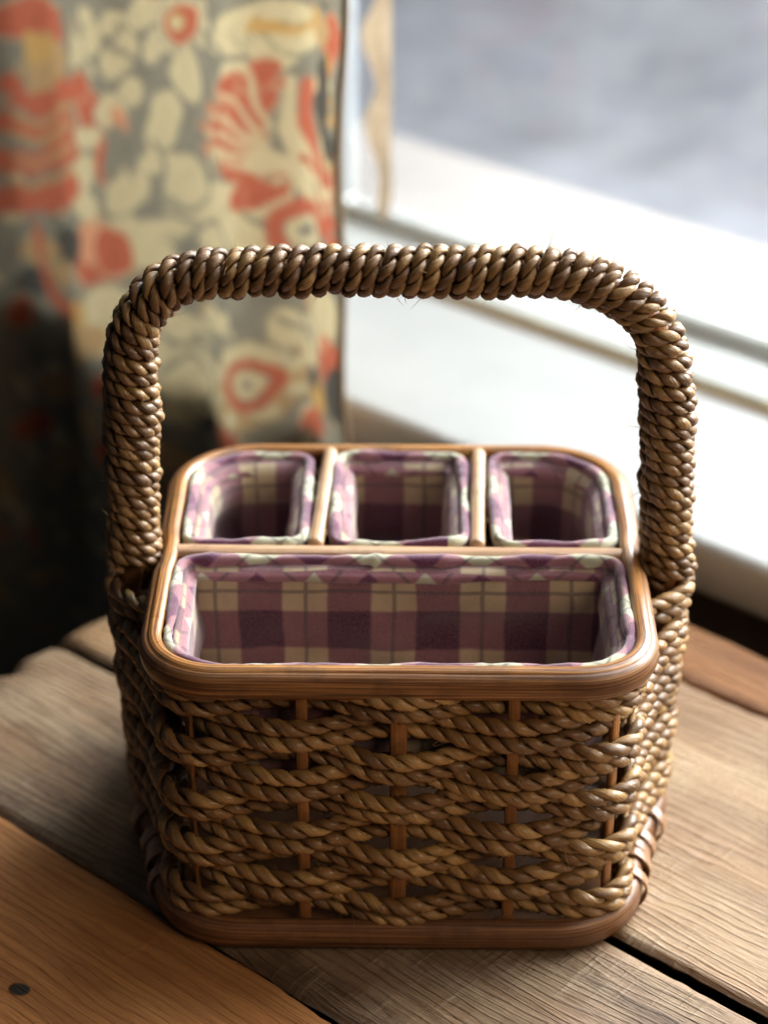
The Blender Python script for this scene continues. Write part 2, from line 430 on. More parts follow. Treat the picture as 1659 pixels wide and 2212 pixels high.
 ('e','p',0.3284,0.091,-129.8,-2.0,-50.0,-161.3),
 ('e','o',0.3395,0.0455,-47.7,-0.9,-25.7,-78.3),
 ('e','r',0.3493,0.0208,-53.7,-1.1,-34.7,-102.7),
 ('e','r',0.4285,-0.0127,-50.5,-2.2,-33.7,-98.9),
 ('e','d',0.3108,0.0591,-78.1,-0.8,-14.2,-43.4),
 ('e','d',0.3526,0.0519,-96.8,87.6,-53.5,-68.6),
 ('e','d',0.4572,-0.0157,-57.8,-3.0,-49.7,-147.1),
 ('e','r',0.6477,0.2598,-16.4,-1.9,-11.2,-54.4),
 ('e','t',0.6359,0.2294,-28.5,-3.2,-8.2,-37.1),
 ('e','o',0.6502,0.2387,-54.3,-6.3,-17.3,-80.6),
 ('l','r',0.017,0.693,0.198,0.656,0.191,0.598,0.219),
 ('l','r',0.017,0.697,0.164,0.652,0.171,0.6,0.196),
 ('l','r',0.0182,0.701,0.133,0.655,0.144,0.599,0.175),
 ('l','r',0.0219,0.705,0.1,0.645,0.116,0.599,0.145),
 ('l','t',0.0036,0.69,0.172,0.648,0.179,0.596,0.21),
 ('l','t',0.0036,0.692,0.157,0.649,0.165,0.597,0.197),
 ('l','t',0.0036,0.694,0.137,0.652,0.145,0.599,0.177),
 ('l','t',0.0036,0.697,0.116,0.654,0.125,0.601,0.158),
 ('e','g',0.5952,0.2746,-131.0,-13.2,-6.4,-31.3),
 ('e','d',0.6205,0.0848,-40.0,-4.1,-13.8,-49.8),
 ('e','t',0.6705,0.0641,-38.6,-4.5,-20.4,-73.0),
 ('e','t',0.6329,0.0566,-45.1,-4.7,-21.0,-73.4),
 ('e','d',0.6739,0.0356,-38.3,-4.5,-20.9,-71.9),
 ('l','r',0.0097,0.668,0.083,0.66,0.047,0.632,0.009),
 ('e','t',0.5897,0.0169,-35.7,-3.3,-19.1,-62.2),
 ('e','r',0.6944,0.0014,-75.0,-9.1,-21.2,-70.3),
 ('e','o',0.607,0.0323,-79.7,-7.7,-26.2,-87.5),
 ('e','t',0.6543,-0.0531,-33.8,-3.6,-22.5,-69.0),
 ('e','r',0.6896,-0.0992,-42.1,-4.9,-22.7,-66.9),
 ('e','t',0.6069,-0.0662,-39.0,-3.7,-23.4,-69.3),
 ('e','r',0.5711,-0.0189,-53.7,-4.6,-27.8,-85.9),
 ('e','t',0.5401,-0.0158,-54.8,-4.2,-35.4,-108.3),
 ('e','t',0.6444,-0.1159,-33.5,-3.5,-23.6,-67.0),
 ('e','r',0.5698,-0.0776,-53.0,-4.4,-28.9,-83.3),
 ('e','t',0.5132,-0.0626,-41.3,-2.8,-29.7,-85.0),
]
# ------------------------------------------------------------------ large structure: floor, wall, sill, window, ledge, yard
def flat(name, col, rough=.8, sc=20, var=.25, bumpd=.001, col2=None):
    t = NT(name); o = t.obj(); n1 = t.noise(o, sc, 5, .6); n2 = t.noise(o, sc*7, 3, .6)
    c2 = col2 or tuple(x*(1-var) for x in col[:3])+(1,)
    c = t.mix(t.mapr(n1, .3, .7, 0, 1), col, c2)
    return t.done(t.princ(c, rough, t.bump(n2, .4, bumpd)).outputs[0])
M_FLOOR = flat('dark_floor', c4(.020, .015, .012), .8)
M_WALL = flat('dark_wall_plaster', c4(.10, .07, .05), .9)
M_SILL = flat('white_painted_sill', c4(.52, .55, .57), .35, 14, .10)
M_FRAME = flat('pale_painted_frame', c4(.72, .78, .80), .4, 12, .10)
M_FRAME2 = flat('grey_painted_post', c4(.34, .38, .41), .5, 12, .12)
M_SEAL = flat('ochre_putty', c4(.40, .32, .16), .7, 30, .3)
M_LEDGE = flat('pinkish_stone_ledge', c4(.20, .185, .178), .8, 8, .10)
M_YARD = flat('grey_gravel_yard', c4(.25, .25, .275), .95, 7, .3, .01, c4(.44, .445, .48))

def box_uv(name, u0, u1, v0, v1, z0, z1, mat, parent=None, bevel=.0, seg=3):
    c = [(u0, v0), (u1, v0), (u1, v1), (u0, v1)]
    vs = [uvz(a, b, z) for z in (z0, z1) for a, b in c]
    fs = [(0, 1, 2, 3), (4, 7, 6, 5), (0, 4, 5, 1), (1, 5, 6, 2), (2, 6, 7, 3), (3, 7, 4, 0)]
    o = meshobj(name, vs, fs, mat, parent, smooth=False)
    if bevel:
        m = o.modifiers.new('bevel', 'BEVEL'); m.width = bevel; m.segments = seg; m.limit_method = 'NONE'
        o.data.polygons.foreach_set('use_smooth', [True]*6)
        m.harden_normals = False
    return o
def structure(o): o['kind'] = 'structure'; return o
structure(meshobj('floor', [(-6, -6, -.76), (6, -6, -.76), (6, 3, -.76), (-6, 3, -.76)], [(0, 1, 2, 3)], M_FLOOR, smooth=False))
structure(box_uv('wall', -2.2, .74, .345, .598, -.758, -.014, M_WALL))
structure(box_uv('wall', .742, 2.4, .345, .598, -.758, 1.6, M_WALL))
structure(box_uv('window_sill', -2.2, .738, .322, .512, -.012, .030, M_SILL, bevel=.009, seg=4))
structure(box_uv('ledge', -2.4, 1.0, .602, .818, -.06, .012, M_LEDGE, bevel=.012))
yard = []
N = 60
for j in range(N):
    for i in range(N):
        a = -4.5+8*i/(N-1); b = .9+6*j/(N-1)
        yard.append(uvz(a, b, -.62+.02*sin(a*5+b*3)+.015*sin(b*11-a*4)))
structure(meshobj('ground', yard, grid_faces(N, N, False, False), M_YARD))

win = thing('window', 'pale blue-grey painted window with a clear pane behind the white sill', 'window', uvz(0, .53, .03))
box_uv('bottom_rail', -2.2, .738, .514, .590, .031, .038, M_FRAME, win, .003)
box_uv('track', -2.2, .738, .576, .590, .0385, .050, M_FRAME, win, .002)
box_uv('putty_line', -2.2, .738, .5095, .5135, .0305, .035, M_SEAL, win)
box_uv('mullion', .572, .604, .570, .596, .0505, 1.25, M_FRAME2, win, .005)
box_uv('side_frame', .70, .738, .570, .596, .0505, 1.25, M_FRAME, win, .005)
t = NT('window_glass')
tr = t.n('ShaderNodeBsdfTransparent', ins={'Color': c4(.97, .985, .98)}); gl = t.n('ShaderNodeBsdfGlossy', ins={'Roughness': .02, 'Color': c4(1, 1, 1)})
fr = t.n('ShaderNodeFresnel', ins={'IOR': 1.35}); mx = t.n('ShaderNodeMixShader', ins={0: fr.outputs[0], 1: tr.outputs[0], 2: gl.outputs[0]})
M_GLASS = t.done(mx.outputs[0])
box_uv('pane', -2.2, .570, .5815, .5845, .0505, 1.25, M_GLASS, win)
box_uv('pane', .606, .698, .5815, .5845, .0505, 1.25, M_GLASS, win)

# ------------------------------------------------------------------ the table: four planks, worn edges, saw marks
def wood(name, base, dark, pale, gray_amt, scratch, seed, rough=.5, knots=()):
    t = NT(name); uv = t.uv()                     # uv in metres: x along the grain, y across
    loc = (seed*3.1, seed*1.7, seed)
    w0 = t.n('ShaderNodeTexNoise', ins={'Vector': t.mapping(uv, (3, 9, 1), loc), 'Scale': 1.0, 'Detail': 3.0}).outputs[1]
    wv = t.n('ShaderNodeVectorMath', operation='MULTIPLY_ADD', ins={0: w0, 1: (.03, .022, 0), 2: uv}).outputs[0]
    grain = t.noise(t.mapping(wv, (9, 190, 1), loc), 1, 5, .65)
    ring = t.noise(t.mapping(wv, (1.6, 34, 1), loc), 1, 4, .6, .6)
    fine = t.noise(t.mapping(uv, (40, 900, 1), loc), 1, 3, .6)
    blot = t.noise(t.mapping(uv, (9, 16, 1), loc), 1, 5, .62)
    pores = t.noise(t.mapping(uv, (130, 1500, 1), loc), 1, 2, .6)
    c = t.mix(t.mapr(ring, .38, .62, 0, 1), base, dark)
    c = t.mix(t.mapr(grain, .46, .68, 0, .85), c, dark)
    c = t.mix(t.mapr(blot, .42, .66, 0, gray_amt), c, pale)
    c = t.mix(t.mapr(fine, .52, .7, 0, .55), c, dark)
    yy = t.n('ShaderNodeSeparateXYZ', ins={0: wv}).outputs[1]
    yw = t.math('ADD', t.math('MULTIPLY', yy, 1150.0), t.math('MULTIPLY', t.noise(t.mapping(wv, (5, 26, 1), loc), 1, 3, .6), 34.0))
    yr = t.math('SINE', yw); lines = t.mapr(yr, .35, .98, 0, 1)
    c = t.mix(t.math('MULTIPLY', lines, .42), c, dark)
    # transverse saw marks
    saw = t.noise(t.mapping(uv, (260, 14, 1), loc, (0, 0, radians(7))), 1, 3, .6)
    sawm = t.math('MULTIPLY', t.mapr(saw, .5, .72, 0, 1), t.mapr(t.noise(t.mapping(uv, (7, 12, 1), (seed, 9, 2)), 1, 3, .6), .42, .6, 0, scratch))
    c = t.mix(t.math('MULTIPLY', sawm, .65), c, pale)
    h = t.math('ADD', t.math('MULTIPLY', grain, 1.0), t.math('ADD', t.math('MULTIPLY', fine, .6), t.math('MULTIPLY', sawm, -.9)))
    h = t.math('ADD', h, t.math('MULTIPLY', pores, .4)); h = t.math('SUBTRACT', h, t.math('MULTIPLY', lines, .35))
    for kx, ky, kr in knots:
        d = t.n('ShaderNodeVectorMath', operation='DISTANCE', ins={0: t.n('ShaderNodeVectorMath', operation='MULTIPLY', ins={0: wv, 1: (.75, 1, 0)}).outputs[0], 1: (kx*.75+.011, ky+.011, 0)}).outputs['Value']
        k = t.mapr(d, kr*.75, kr*1.05, 1, 0)
        c = t.mix(k, c, c4(.02, .016, .012)); h = t.math('SUBTRACT', h, k)
    return t.done(t.princ(c, t.mapr(grain, .3, .7, rough-.08, rough+.15), t.bump(h, 1.0, .0018), **{'Specular IOR Level': .45}).outputs[0])

kn = np.array([-.194, -.159, 0]); ku, kv = kn@U, kn@V
M_P1 = wood('orange_pine_plank', c4(.62, .28, .085), c4(.32, .125, .036), c4(.62, .32, .12), .5, .15, 1, .5, [(ku, kv, .0048)])
M_P2 = wood('grey_brown_plank', c4(.25, .150, .080), c4(.090, .050, .026), c4(.36, .265, .165), .8, .55, 2, .55)
M_P3 = wood('tan_plank', c4(.37, .225, .118), c4(.20, .112, .052), c4(.38, .275, .165), .8, .55, 3, .5)
M_P4 = wood('honey_plank', c4(.25, .095, .014), c4(.15, .052, .008), c4(.24, .11, .03), .4, .05, 4, .68)
table = thing('plank_table', 'rustic table top of four worn wide planks, orange and grey-brown, under the wicker basket', 'table', uvz(-.1, 0, 0))
def plank(v0, v1, u0, u1, mat, seed, zt=0.0, th=.034, cracks=()):
    nu = int((u1-u0)/.004); nv = 36
    us = np.linspace(u0, u1, nu)
    q = np.concatenate([[0, .0012, .0035], np.linspace(.008, (v1-v0)-.008, nv-6), [(v1-v0)-.0035, (v1-v0)-.0012, v1-v0]])
    e0 = smooth_noise(nu, 9, seed)*.0009+smooth_noise(nu, 2, seed+5)*.0003
    e1 = smooth_noise(nu, 11, seed+1)*.0009+smooth_noise(nu, 2, seed+6)*.0003
    chip = np.maximum(0, smooth_noise(nu, 5, seed+8)-1.2)*.0016
    W = v1-v0; f = q/W
    vv = v0+q[None, :]+e0[:, None]*(1-f)[None, :]+e1[:, None]*f[None, :]+chip[:, None]*np.exp(-q/.004)[None, :]
    dedge = np.minimum(q, W-q)
    drop = -.0042*np.exp(-(dedge/.0020))
    de = np.minimum(us-u0, u1-us); dropu = -.016*np.exp(-(de/.009))
    zz = zt+drop[None, :]+dropu[:, None]+.0004*np.sin(us*31+seed)[:, None]*np.sin(q*40)[None, :]
    uu = np.broadcast_to(us[:, None], vv.shape)+.004*np.sin(q*55+seed*2)[None, :]+.003*smooth_noise(len(q), 3, seed+3)[None, :]
    for (ca, cb, cv, slope, wd, dp) in cracks:
        cx = cv+slope*(us-ca)+.0016*smooth_noise(nu, 6, seed+20)
        m = np.clip((us-ca)/.02, 0, 1)*np.clip((cb-us)/.02, 0, 1)
        zz = zz-dp*m[:, None]*np.exp(-((vv-cx[:, None])/wd)**2)
    top = (U[None, None]*uu[..., None]+V[None, None]*vv[..., None]); top[..., 2] += zz
    bot = top.copy(); bot[..., 2] = zt-th
    n, m = vv.shape
    tv = top.reshape(-1, 3); bv = bot.reshape(-1, 3)
    F = [tuple(x) for x in grid_faces(n, m, False, False)[:, ::-1]]
    uvw = [np.stack([uu.ravel(), vv.ravel()], -1)]
    def g(i, j): return i*m+j
    ring = [g(i, 0) for i in range(n)]+[g(n-1, j) for j in range(1, m)]+[g(i, m-1) for i in range(n-2, -1, -1)]+[g(0, j) for j in range(m-2, 0, -1)]
    base = len(tv); low = bot.reshape(-1, 3)[ring]
    side = []
    for k in range(len(ring)):
        k2 = (k+1) % len(ring); side.append((ring[k], ring[k2], base+k2, base+k))
    verts = np.concatenate([tv, low]); F2 = F+side+[tuple(base+k for k in range(len(ring)))][:1]
    vu = np.concatenate([uvw[0], np.stack([low@U, low@V+.03], -1)])
    luv = np.concatenate([vu[list(f)] for f in F2])
    return meshobj('plank', verts, F2, mat, table, luv)
plank(-.330, -.1555, -.75, .286, M_P1, 11)
plank(-.1530, -.0125, -.75, .292, M_P2, 12, -.0006)
plank(-.0050, .2185, -.75, .289, M_P3, 13, -.0002, cracks=[(-.70, -.02, .062, .02, .0012, .0035), (-.60, -.10, .018, .03, .0009, .002)])
plank(.2200, .2745, -.75, .287, M_P4, 14, .0006)
M_BATTEN = wood('dark_batten', c4(.10, .06, .035), c4(.05, .03, .015), c4(.12, .08, .05), .3, .1, 6)
for u0 in (-.62, .13):
    box_uv('batten', u0, u0+.07, -.325, .27, -.060, -.0355, M_BATTEN, table, .003)
for u0 in (-.60, .15):
    for v0 in (-.31, .21): box_uv('table_leg', u0, u0+.05, v0, v0+.05, -.759, -.0605, M_BATTEN, table, .003)

# ------------------------------------------------------------------ curtain (the print is a property of the cloth: colours in cloth coordinates)
KEY = dict(c=(.56, .47, .28), g=(.215, .20, .155), r=(.44, .105, .06), d=(.055, .055, .055), o=(.50, .30, .10), p=(.62, .27, .15), t=(.42, .27, .13))
SPRINKLE = []
_r = np.random.default_rng(3)
for _ in range(430):
    a_ = _r.uniform(0, pi); l_, w_ = _r.uniform(.006, .015), _r.uniform(.003, .006)
    SPRINKLE.append(('e', 'cccctor'[_r.integers(7)], _r.uniform(.29, 1.1), _r.uniform(-.30, .34), cos(a_)/l_, sin(a_)/l_, -sin(a_)/w_, cos(a_)/w_))
def print_colour(u, z):
    zz = np.mod(z+.30, .64)-.30
    wu = .0016*np.sin(zz*83+u*41)+.0012*np.sin(zz*171-u*133); wz = .0016*np.sin(u*97+zz*37)+.0012*np.sin(u*201+zz*90)
    X = u+wu; Z = zz+wz
    n = np.sin(X*150)*np.sin(Z*170+X*60)
    col = np.ones(u.shape+(3,))*np.array(KEY['g'])*(1+.12*n)[..., None]
    for s in SPRINKLE+SHAPES:
        c = np.array(KEY[s[1]])
        if s[0] == 'e':
            a, b = X-s[2], Z-s[3]; d = np.hypot(s[4]*a+s[5]*b, s[6]*a+s[7]*b)*1.0
            k = np.clip((1.04+.03*n-d)/.12, 0, 1)
            if s[1] in 'crp':
                rim_ = KEY['g'] if s[1] == 'c' else KEY['c']
                k2 = np.clip((1.15+.04*n-d)/.10, 0, 1)[..., None]*(.8 if s[1] == 'c' else .55); col = col*(1-k2)+np.array(rim_)*k2
                a2 = s[4]*a+s[5]*b; vein = np.clip(1-np.abs(a2+.12*np.sin((s[6]*a+s[7]*b)*7))/.09, 0, 1)*np.clip(1-d, 0, 1)
                c = c*(1-.35*vein[..., None])
        else:
            P = np.array(s[3:]).reshape(-1, 2); P = catmull(np.concatenate([P, P[:, :1]*0], 1), 6)[:, :2]
            d = np.full(u.shape, 9.0)
            for p, q in zip(P[:-1], P[1:]):
                e = q-p; tt = np.clip(((X-p[0])*e[0]+(Z-p[1])*e[1])/(e@e+1e-12), 0, 1)
                d = np.minimum(d, np.hypot(X-p[0]-tt*e[0], Z-p[1]-tt*e[1]))
            k = np.clip((s[2]*.5+.0022-d)/.003, 0, 1)
        col = col*(1-k[..., None])+c*k[..., None]
    return col
nu, nz = 330, 420
us = np.linspace(.289, 1.10, nu); zs = np.linspace(-.52, .80, nz)
UU, ZZ = np.meshgrid(us, zs, indexing='ij')
colr = print_colour(UU+.012, ZZ)
fold = .001+.022*np.clip((UU-.600)/.018, 0, 1)**2*(3-2*np.clip((UU-.600)/.018, 0, 1))+.013*np.sin((UU-.31)*48)*np.exp(-((UU-.40)/.12)**2)-.026*(.5-.5*np.cos((UU-.66)*42))*np.clip((UU-.66)/.03, 0, 1)
fold += .004*np.sin(UU*75+ZZ*4)
VV = .284+fold*(1-.25*ZZ)
edge = UU+(.013-.022*(ZZ+.05)*-1)*0
UC = UU + np.clip((.36-UU)/.06, 0, 1)*((.006*np.sin(ZZ*13)+.003*np.sin(ZZ*31))+.010*np.clip((ZZ+.05)/.4, -1, 1))
pts = U[None, None]*UC[..., None]+V[None, None]*VV[..., None]; pts[..., 2] += ZZ
t = NT('printed_linen')
vc = t.n('ShaderNodeAttribute', attribute_name='print').outputs['Color']
ob = t.obj(); wv = t.noise(t.mapping(ob, (700, 700, 1400)), 1, 2, .6)
cc = t.mix(t.mapr(wv, .35, .7, 0, .3), vc, t.mix(.5, vc, c4(.5, .42, .25)))
df = t.princ(cc, .95, t.bump(wv, .4, .0006), **{'Specular IOR Level': .1})
tl = t.n('ShaderNodeBsdfTranslucent', ins={'Color': cc})
mx = t.n('ShaderNodeMixShader', ins={0: .38, 1: df.outputs[0], 2: tl.outputs[0]})
M_CURT = t.done(mx.outputs[0])
cur = thing('curtain', 'cream curtain printed with red flowers and grey leaves, hanging left of the bright window', 'curtain', uvz(.6, .28, -.52))
col4 = np.concatenate([colr, np.ones(colr.shape[:2]+(1,))], -1).reshape(-1, 4)
panel = meshobj('curtain_panel', pts.reshape(-1, 3), grid_faces(nu, nz, False, False), M_CURT, cur, attrs={'print': col4})
# side hem: a turned edge
hz = zs[::3]; i0 = pts[0][::3]
rail('side_hem', i0+V*-.002, V, .0030, .0022, False, flat('hem_linen', c4(.34, .26, .16), .9, 60), cur, 8, 2, .01)

# lace trim hanging inside the window
M_LACE_N = NT('beige_lace'); t = M_LACE_N
n1 = t.noise(t.obj(), 260, 3, .7)
cc = t.mix(t.mapr(n1, .4, .6, 0, 1), c4(.74, .67, .57), c4(.60, .53, .44))
M_LACE = t.done(t.n('ShaderNodeMixShader', ins={0: .72, 1: t.princ(cc, .9).outputs[0], 2: t.n('ShaderNodeBsdfTranslucent', ins={'Color': cc}).outputs[0]}).outputs[0])
n = 160; zl = np.linspace(.112, .80, n); L0 = []
tp = np.clip((zl-.112)/.02, 0, 1)**.7
uR = .4065+.006*(1-tp); uL = uR+(.0225+.0080*np.cos((zl-.255)*2*pi/.072))*tp*np.clip(.55+(zl-.112)*5, 0, 1)+.0008
rows = []
for k in range(7):
    f = k/6
    rows.append(U[None]*(uR*(1-f)+uL*f)[:, None]+V[None]*(.452+.0035*sin(f*7))+np.array([0, 0, 1.0])[None]*zl[:, None])
lp = np.stack(rows, 1)
lace = meshobj('lace_trim', lp.reshape(-1, 3), grid_faces(n, 7, False, False), M_LACE)
sm = lace.modifiers.new('thick', 'SOLIDIFY'); sm.thickness = .0012
lace['label'] = 'narrow beige lace strip with a scalloped edge hanging before the window'; lace['category'] = 'lace trim'

# ------------------------------------------------------------------ THE BASKET
H, RA, RB = .1708, .130, .1255
bas = thing('wicker_basket', 'brown woven seagrass caddy with tall wrapped handle and four plaid-lined compartments, standing on the planks', 'basket', (0, 0, 0))
def bulge_path(a, b, r, B, sg, p=2.25, rb=None):
    """rounded rectangle, swelling at mid sides; anticlockwise from the front centre; returns xy"""
    q = []
    rb = rb or r
    def arc(cx, cy, a0, a1, r=r):
        for t in np.linspace(a0, a1, 24, endpoint=False):
            c, s = cos(t), sin(t); q.append((cx+r*abs(c)**(2/p)*np.sign(c), cy+r*abs(s)**(2/p)*np.sign(s)))
    q.append((0, -b)); arc(a-r, -b+r, -pi/2, 0); 
    for y in np.linspace(-b+r, b-rb, 20, endpoint=False): q.append((a, y))
    arc(a-rb, b-rb, 0, pi/2, rb); arc(-a+rb, b-rb, pi/2, pi, rb)
    for y in np.linspace(b-rb, -b+r, 20, endpoint=False): q.append((-a, y))
    arc(-a+r, -b+r, pi, 1.5*pi)
    P = np.array([(x, y, 0) for x, y in q])
    P, s, L = resample(P, .0018, True)
    P[:, 0] += np.sign(P[:, 0])*B*np.exp(-(P[:, 1]/sg)**2)*(np.abs(P[:, 0]) > a*.8)
    return P
# rim: tall outer band and a flatter inner strip on top, both pinched where the handle passes
def pinch(P, amt): 
    P = P.copy(); P[:, 0] -= np.sign(P[:, 0])*amt*np.exp(-(P[:, 1]/.017)**4)*(np.abs(P[:, 0]) > .09); return P
def inset(P, d):
    T = tangents(P, True); N = np.stack([T[:, 1], -T[:, 0], 0*T[:, 0]], -1); return P-N*d
base_rim = bulge_path(RA+.0015, RB, .044, 0, .03, 2.15, .054)
base_rim = np.roll(base_rim, -int(len(base_rim)*.245), 0)      # the lap of the cane sits beside the handle
band = pinch(inset(base_rim, .0048), .0026); band[:, 2] = H-.0082
rail('rim_band', band, (0, 0, 1), .0048, .0076, True, M_RIM, bas, 20, 2.3, .003, .012)
strip = pinch(inset(base_rim, .0078), .0012); strip[:, 2] = H-.0022
rail('rim_strip', strip, (0, 0, 1), .0040, .0032, True, M_RIMTOP, bas, 18, 2.3, .003, .02)
# dividers
def bar(name, p, q, ra, rb, mat): return rail(name, np.linspace(p, q, 20), (0, 0, 1), ra, rb, False, mat, bas, 14, 2.4, .004, .02)
bar('long_divider', (-.1225, .0015, H-.0036), (.1225, .0005, H-.0040), .0050, .0036, M_RIM2)
bar('short_divider', (-.0455, .0080, H-.0035), (-.0400, .1165, H-.0030), .0043, .0038, M_RIM2)
bar('short_divider', (.0420, .0080, H-.0035), (.0455, .1165, H-.0030), .0043, .0038, M_RIM2)

# body path at height z
def body(z, extra=0.0):
    f = np.clip(z/H, 0, 1)
    P = bulge_path(.1180, .1145, .040, .0205+.0085*f, .040)
    P[:, 2] = z
    return inset(P, -extra) if extra else P
B0 = body(.10); d0 = np.linalg.norm(np.diff(np.concatenate([B0, B0[:1]]), axis=0), axis=1); S0 = np.concatenate([[0], np.cumsum(d0)[:-1]]); L0 = d0.sum()
def s_at(x, y): return S0[np.argmin((B0[:, 0]-x)**2+(B0[:, 1]-y)**2)]
stave_xy = [(0, -.1145, -1), (.058, -.1145, 1), (.1115, -.102, -1), (.126, -.056, 1), (.150, 0, 0), (.126, .056, 1), (.1115, .102, -1), (.058, .1145, 1), (0, .1145, -1),
            (-.055, .1145, 1), (-.1105, .102, -1), (-.126, .056, 1), (-.150, 0, 0), (-.126, -.056, 1), (-.1105, -.102, -1), (-.0545, -.1145, 1)]
ss = np.array([s_at(x, y) for x, y, _ in stave_xy]); par = [k for *_, k in stave_xy]
order = np.argsort(ss); ss = ss[order]; par = [par[i] for i in order]; sxy = [stave_xy[i] for i in order]
def weave(s, row):
    """+1 outside, -1 inside; par -1: even rows go inside"""
    val = []
    for k in par:
        odd = row % 2 == 0       # rows counted from 0 at the top: rows 0,2,4.. pass in front of the middle stave
        val.append(1.0 if k == 0 else (1.0 if (odd == (k == -1)) else -1.0))
    sk = np.concatenate([ss-L0, ss, ss+L0]); vk = np.array(val*3)
    i = np.searchsorted(sk, s, side='right')-1
    t = (s-sk[i])/(sk[i+1]-sk[i]); t = .5-.5*np.cos(pi*t)
    return vk[i]*(1-t)+vk[i+1]*t

def cord(name, P, N, Bv, s, closed, mat, parent, twist=.021, ro=.0024, ra=.0025, rb=.0038, seed=0, hand=1, m=9, taper=None, ply=2):
    """a cord of flattened strands twisted round each other"""
    n = len(P); L = s[-1]+(s[1]-s[0])
    ph0 = smooth_noise(n, 40, seed, closed)*.35
    turns = round(L/twist) if closed else L/twist
    ph = 2*pi*turns*s/L*hand+ph0
    T = tangents(P, closed); parts = []
    r = np.random.default_rng(seed)
    for k in range(ply):
        a = ph+2*pi*k/ply
        rad = N*np.cos(a)[:, None]+Bv*np.sin(a)[:, None]
        tan = -N*np.sin(a)[:, None]+Bv*np.cos(a)[:, None]
        # leaf splices: saw-tooth thickness, each leaf a little different in colour
        saw = np.zeros(n); tint = np.zeros(n); i = 0; seg = []
        while i < n:
            ln = int(r.uniform(.018, .052)/(s[1]-s[0])); j = min(n, i+ln)
            x = np.linspace(0, 1, max(2, j-i))[:j-i]
            saw[i:j] = .10-.26*x+.10*np.sin(x*9); tint[i:j] = r.uniform(.25, .88)
            i = j
        kk = 1+saw*.8+.06*smooth_noise(n, 3, seed*7+k, False)
        if taper is not None: kk = kk*taper
        Q = P+rad*(ro*(1+.045*smooth_noise(n, 12, seed+31*k, closed)))[:, None]
        Tq = tangents(Q, closed); A = norm(rad-Tq*np.sum(rad*Tq, 1, keepdims=True)); Bq = np.cross(Tq, A)
        sec = ellipse_sec(n, m, ra*kk, rb*kk, 2.0)
        # a crease along each flattened leaf
        th = np.linspace(0, 2*pi, m, endpoint=False)
        sec = sec*(1-.10*np.clip(np.cos((th[None, :]-(.4+smooth_noise(n, 14, seed+k+3, False)[:, None]*.5))*3), 0, 1))[..., None]
        v, f, uv, caps = sweep(Q, A, Bq, sec, closed, s, cap=False)
        uv = uv+np.array([k*.37+seed*.11, 0])
        parts.append((v, f, uv, np.repeat(np.clip(tint, 0, 1), m)))
    v, f, uv, tt = merge(parts)
    return meshobj(name, v, f, mat, parent, uv, {'tint': tt})

ROWS = 9; ZT, ZB = .1485, .0255
for row in range(ROWS):
    zc = ZT+(ZB-ZT)*row/(ROWS-1)
    Bp = body(zc); d = np.linalg.norm(np.diff(np.concatenate([Bp, Bp[:1]]), axis=0), axis=1); s = np.concatenate([[0], np.cumsum(d)[:-1]])
    sn = s*L0/d.sum()
    T = tangents(Bp, True); N = np.stack([T[:, 1], -T[:, 0], 0*T[:, 0]], -1); Z = np.zeros_like(N); Z[:, 2] = 1
    w = weave(sn, row)
    n = len(Bp)
    for c in range(2):
        sd = row*2+c+1
        sgn = 1 if c == 0 else -1
        off = np.where(w > 0, .0076, .0054)*w+.0004*smooth_noise(n, 30, sd, True)+(.0012 if c == (row % 2) else 0)
        gap = .0045+.0003*smooth_noise(n, 25, sd+50, True)
        P = Bp+N*off[:, None]; P[:, 2] += sgn*gap+.0016*smooth_noise(n, 38, row+90, True)-.0008*w
        jit = P+Z*0
        cord('woven_cord', jit, N, Z, s, True, M_SEA, bas, twist=.0200 if c else .0215, ro=.0024, ra=.0025, rb=.0033, seed=sd, hand=-1)

# staves
for i, (x, y, k) in enumerate(sxy):
    if k == 0: continue
    pts3 = []
    for z in np.linspace(.010, H-.010, 14):
        Bp = body(z); j = np.argmin(np.abs(np.concatenate([[0], np.cumsum(np.linalg.norm(np.diff(Bp, axis=0), axis=1))])-ss[i]*1.0)); 
        T = tangents(Bp, True)[j]; Nn = np.array([T[1], -T[0], 0]); pts3.append(Bp[j]*1.0)
    P = np.array(pts3); P[:, :2] = P[0, :2]*np.linspace(1, 1, 14)[:, None] if abs(y) > .1 else P[:, :2]
    Pm, sq, Lq = resample(P, .004, False); n = len(Pm)
    Tt = tangents(Pm, False); Nn3 = np.broadcast_to(Nn, Pm.shape); A = norm(np.cross(Tt, Nn3)); Bq = norm(np.cross(A, Tt))
    v, f, uv, caps = sweep(Pm, A, Bq, ellipse_sec(n, 12, .0043 if abs(x) < .01 else .0031, .0014, 5), False, sq)
    capped('stave', v, f, uv, caps, M_STAVE, bas)

# foot ring and its base board
foot = body(.0085, .0080)
foot[:, 2] = .0087; foot = np.roll(foot, -int(len(foot)*.245), 0)
rail('foot_ring', foot, (0, 0, 1), .0058, .0086, True, M_FOOT, bas, 20, 2.2, .003, .012)
inner = body(.006, -.003)[::8]
vb = np.concatenate([inner*[1, 1, 0]+[0, 0, .004], inner*[1, 1, 0]+[0, 0, .009]]); nb = len(inner)
fb = [tuple(range(nb))[::-1], tuple(range(nb, 2*nb))]+[(i, (i+1) % nb, nb+(i+1) % nb, nb+i) for i in range(nb)]
meshobj('base_board', vb, fb, M_FOOT, bas, smooth=False)
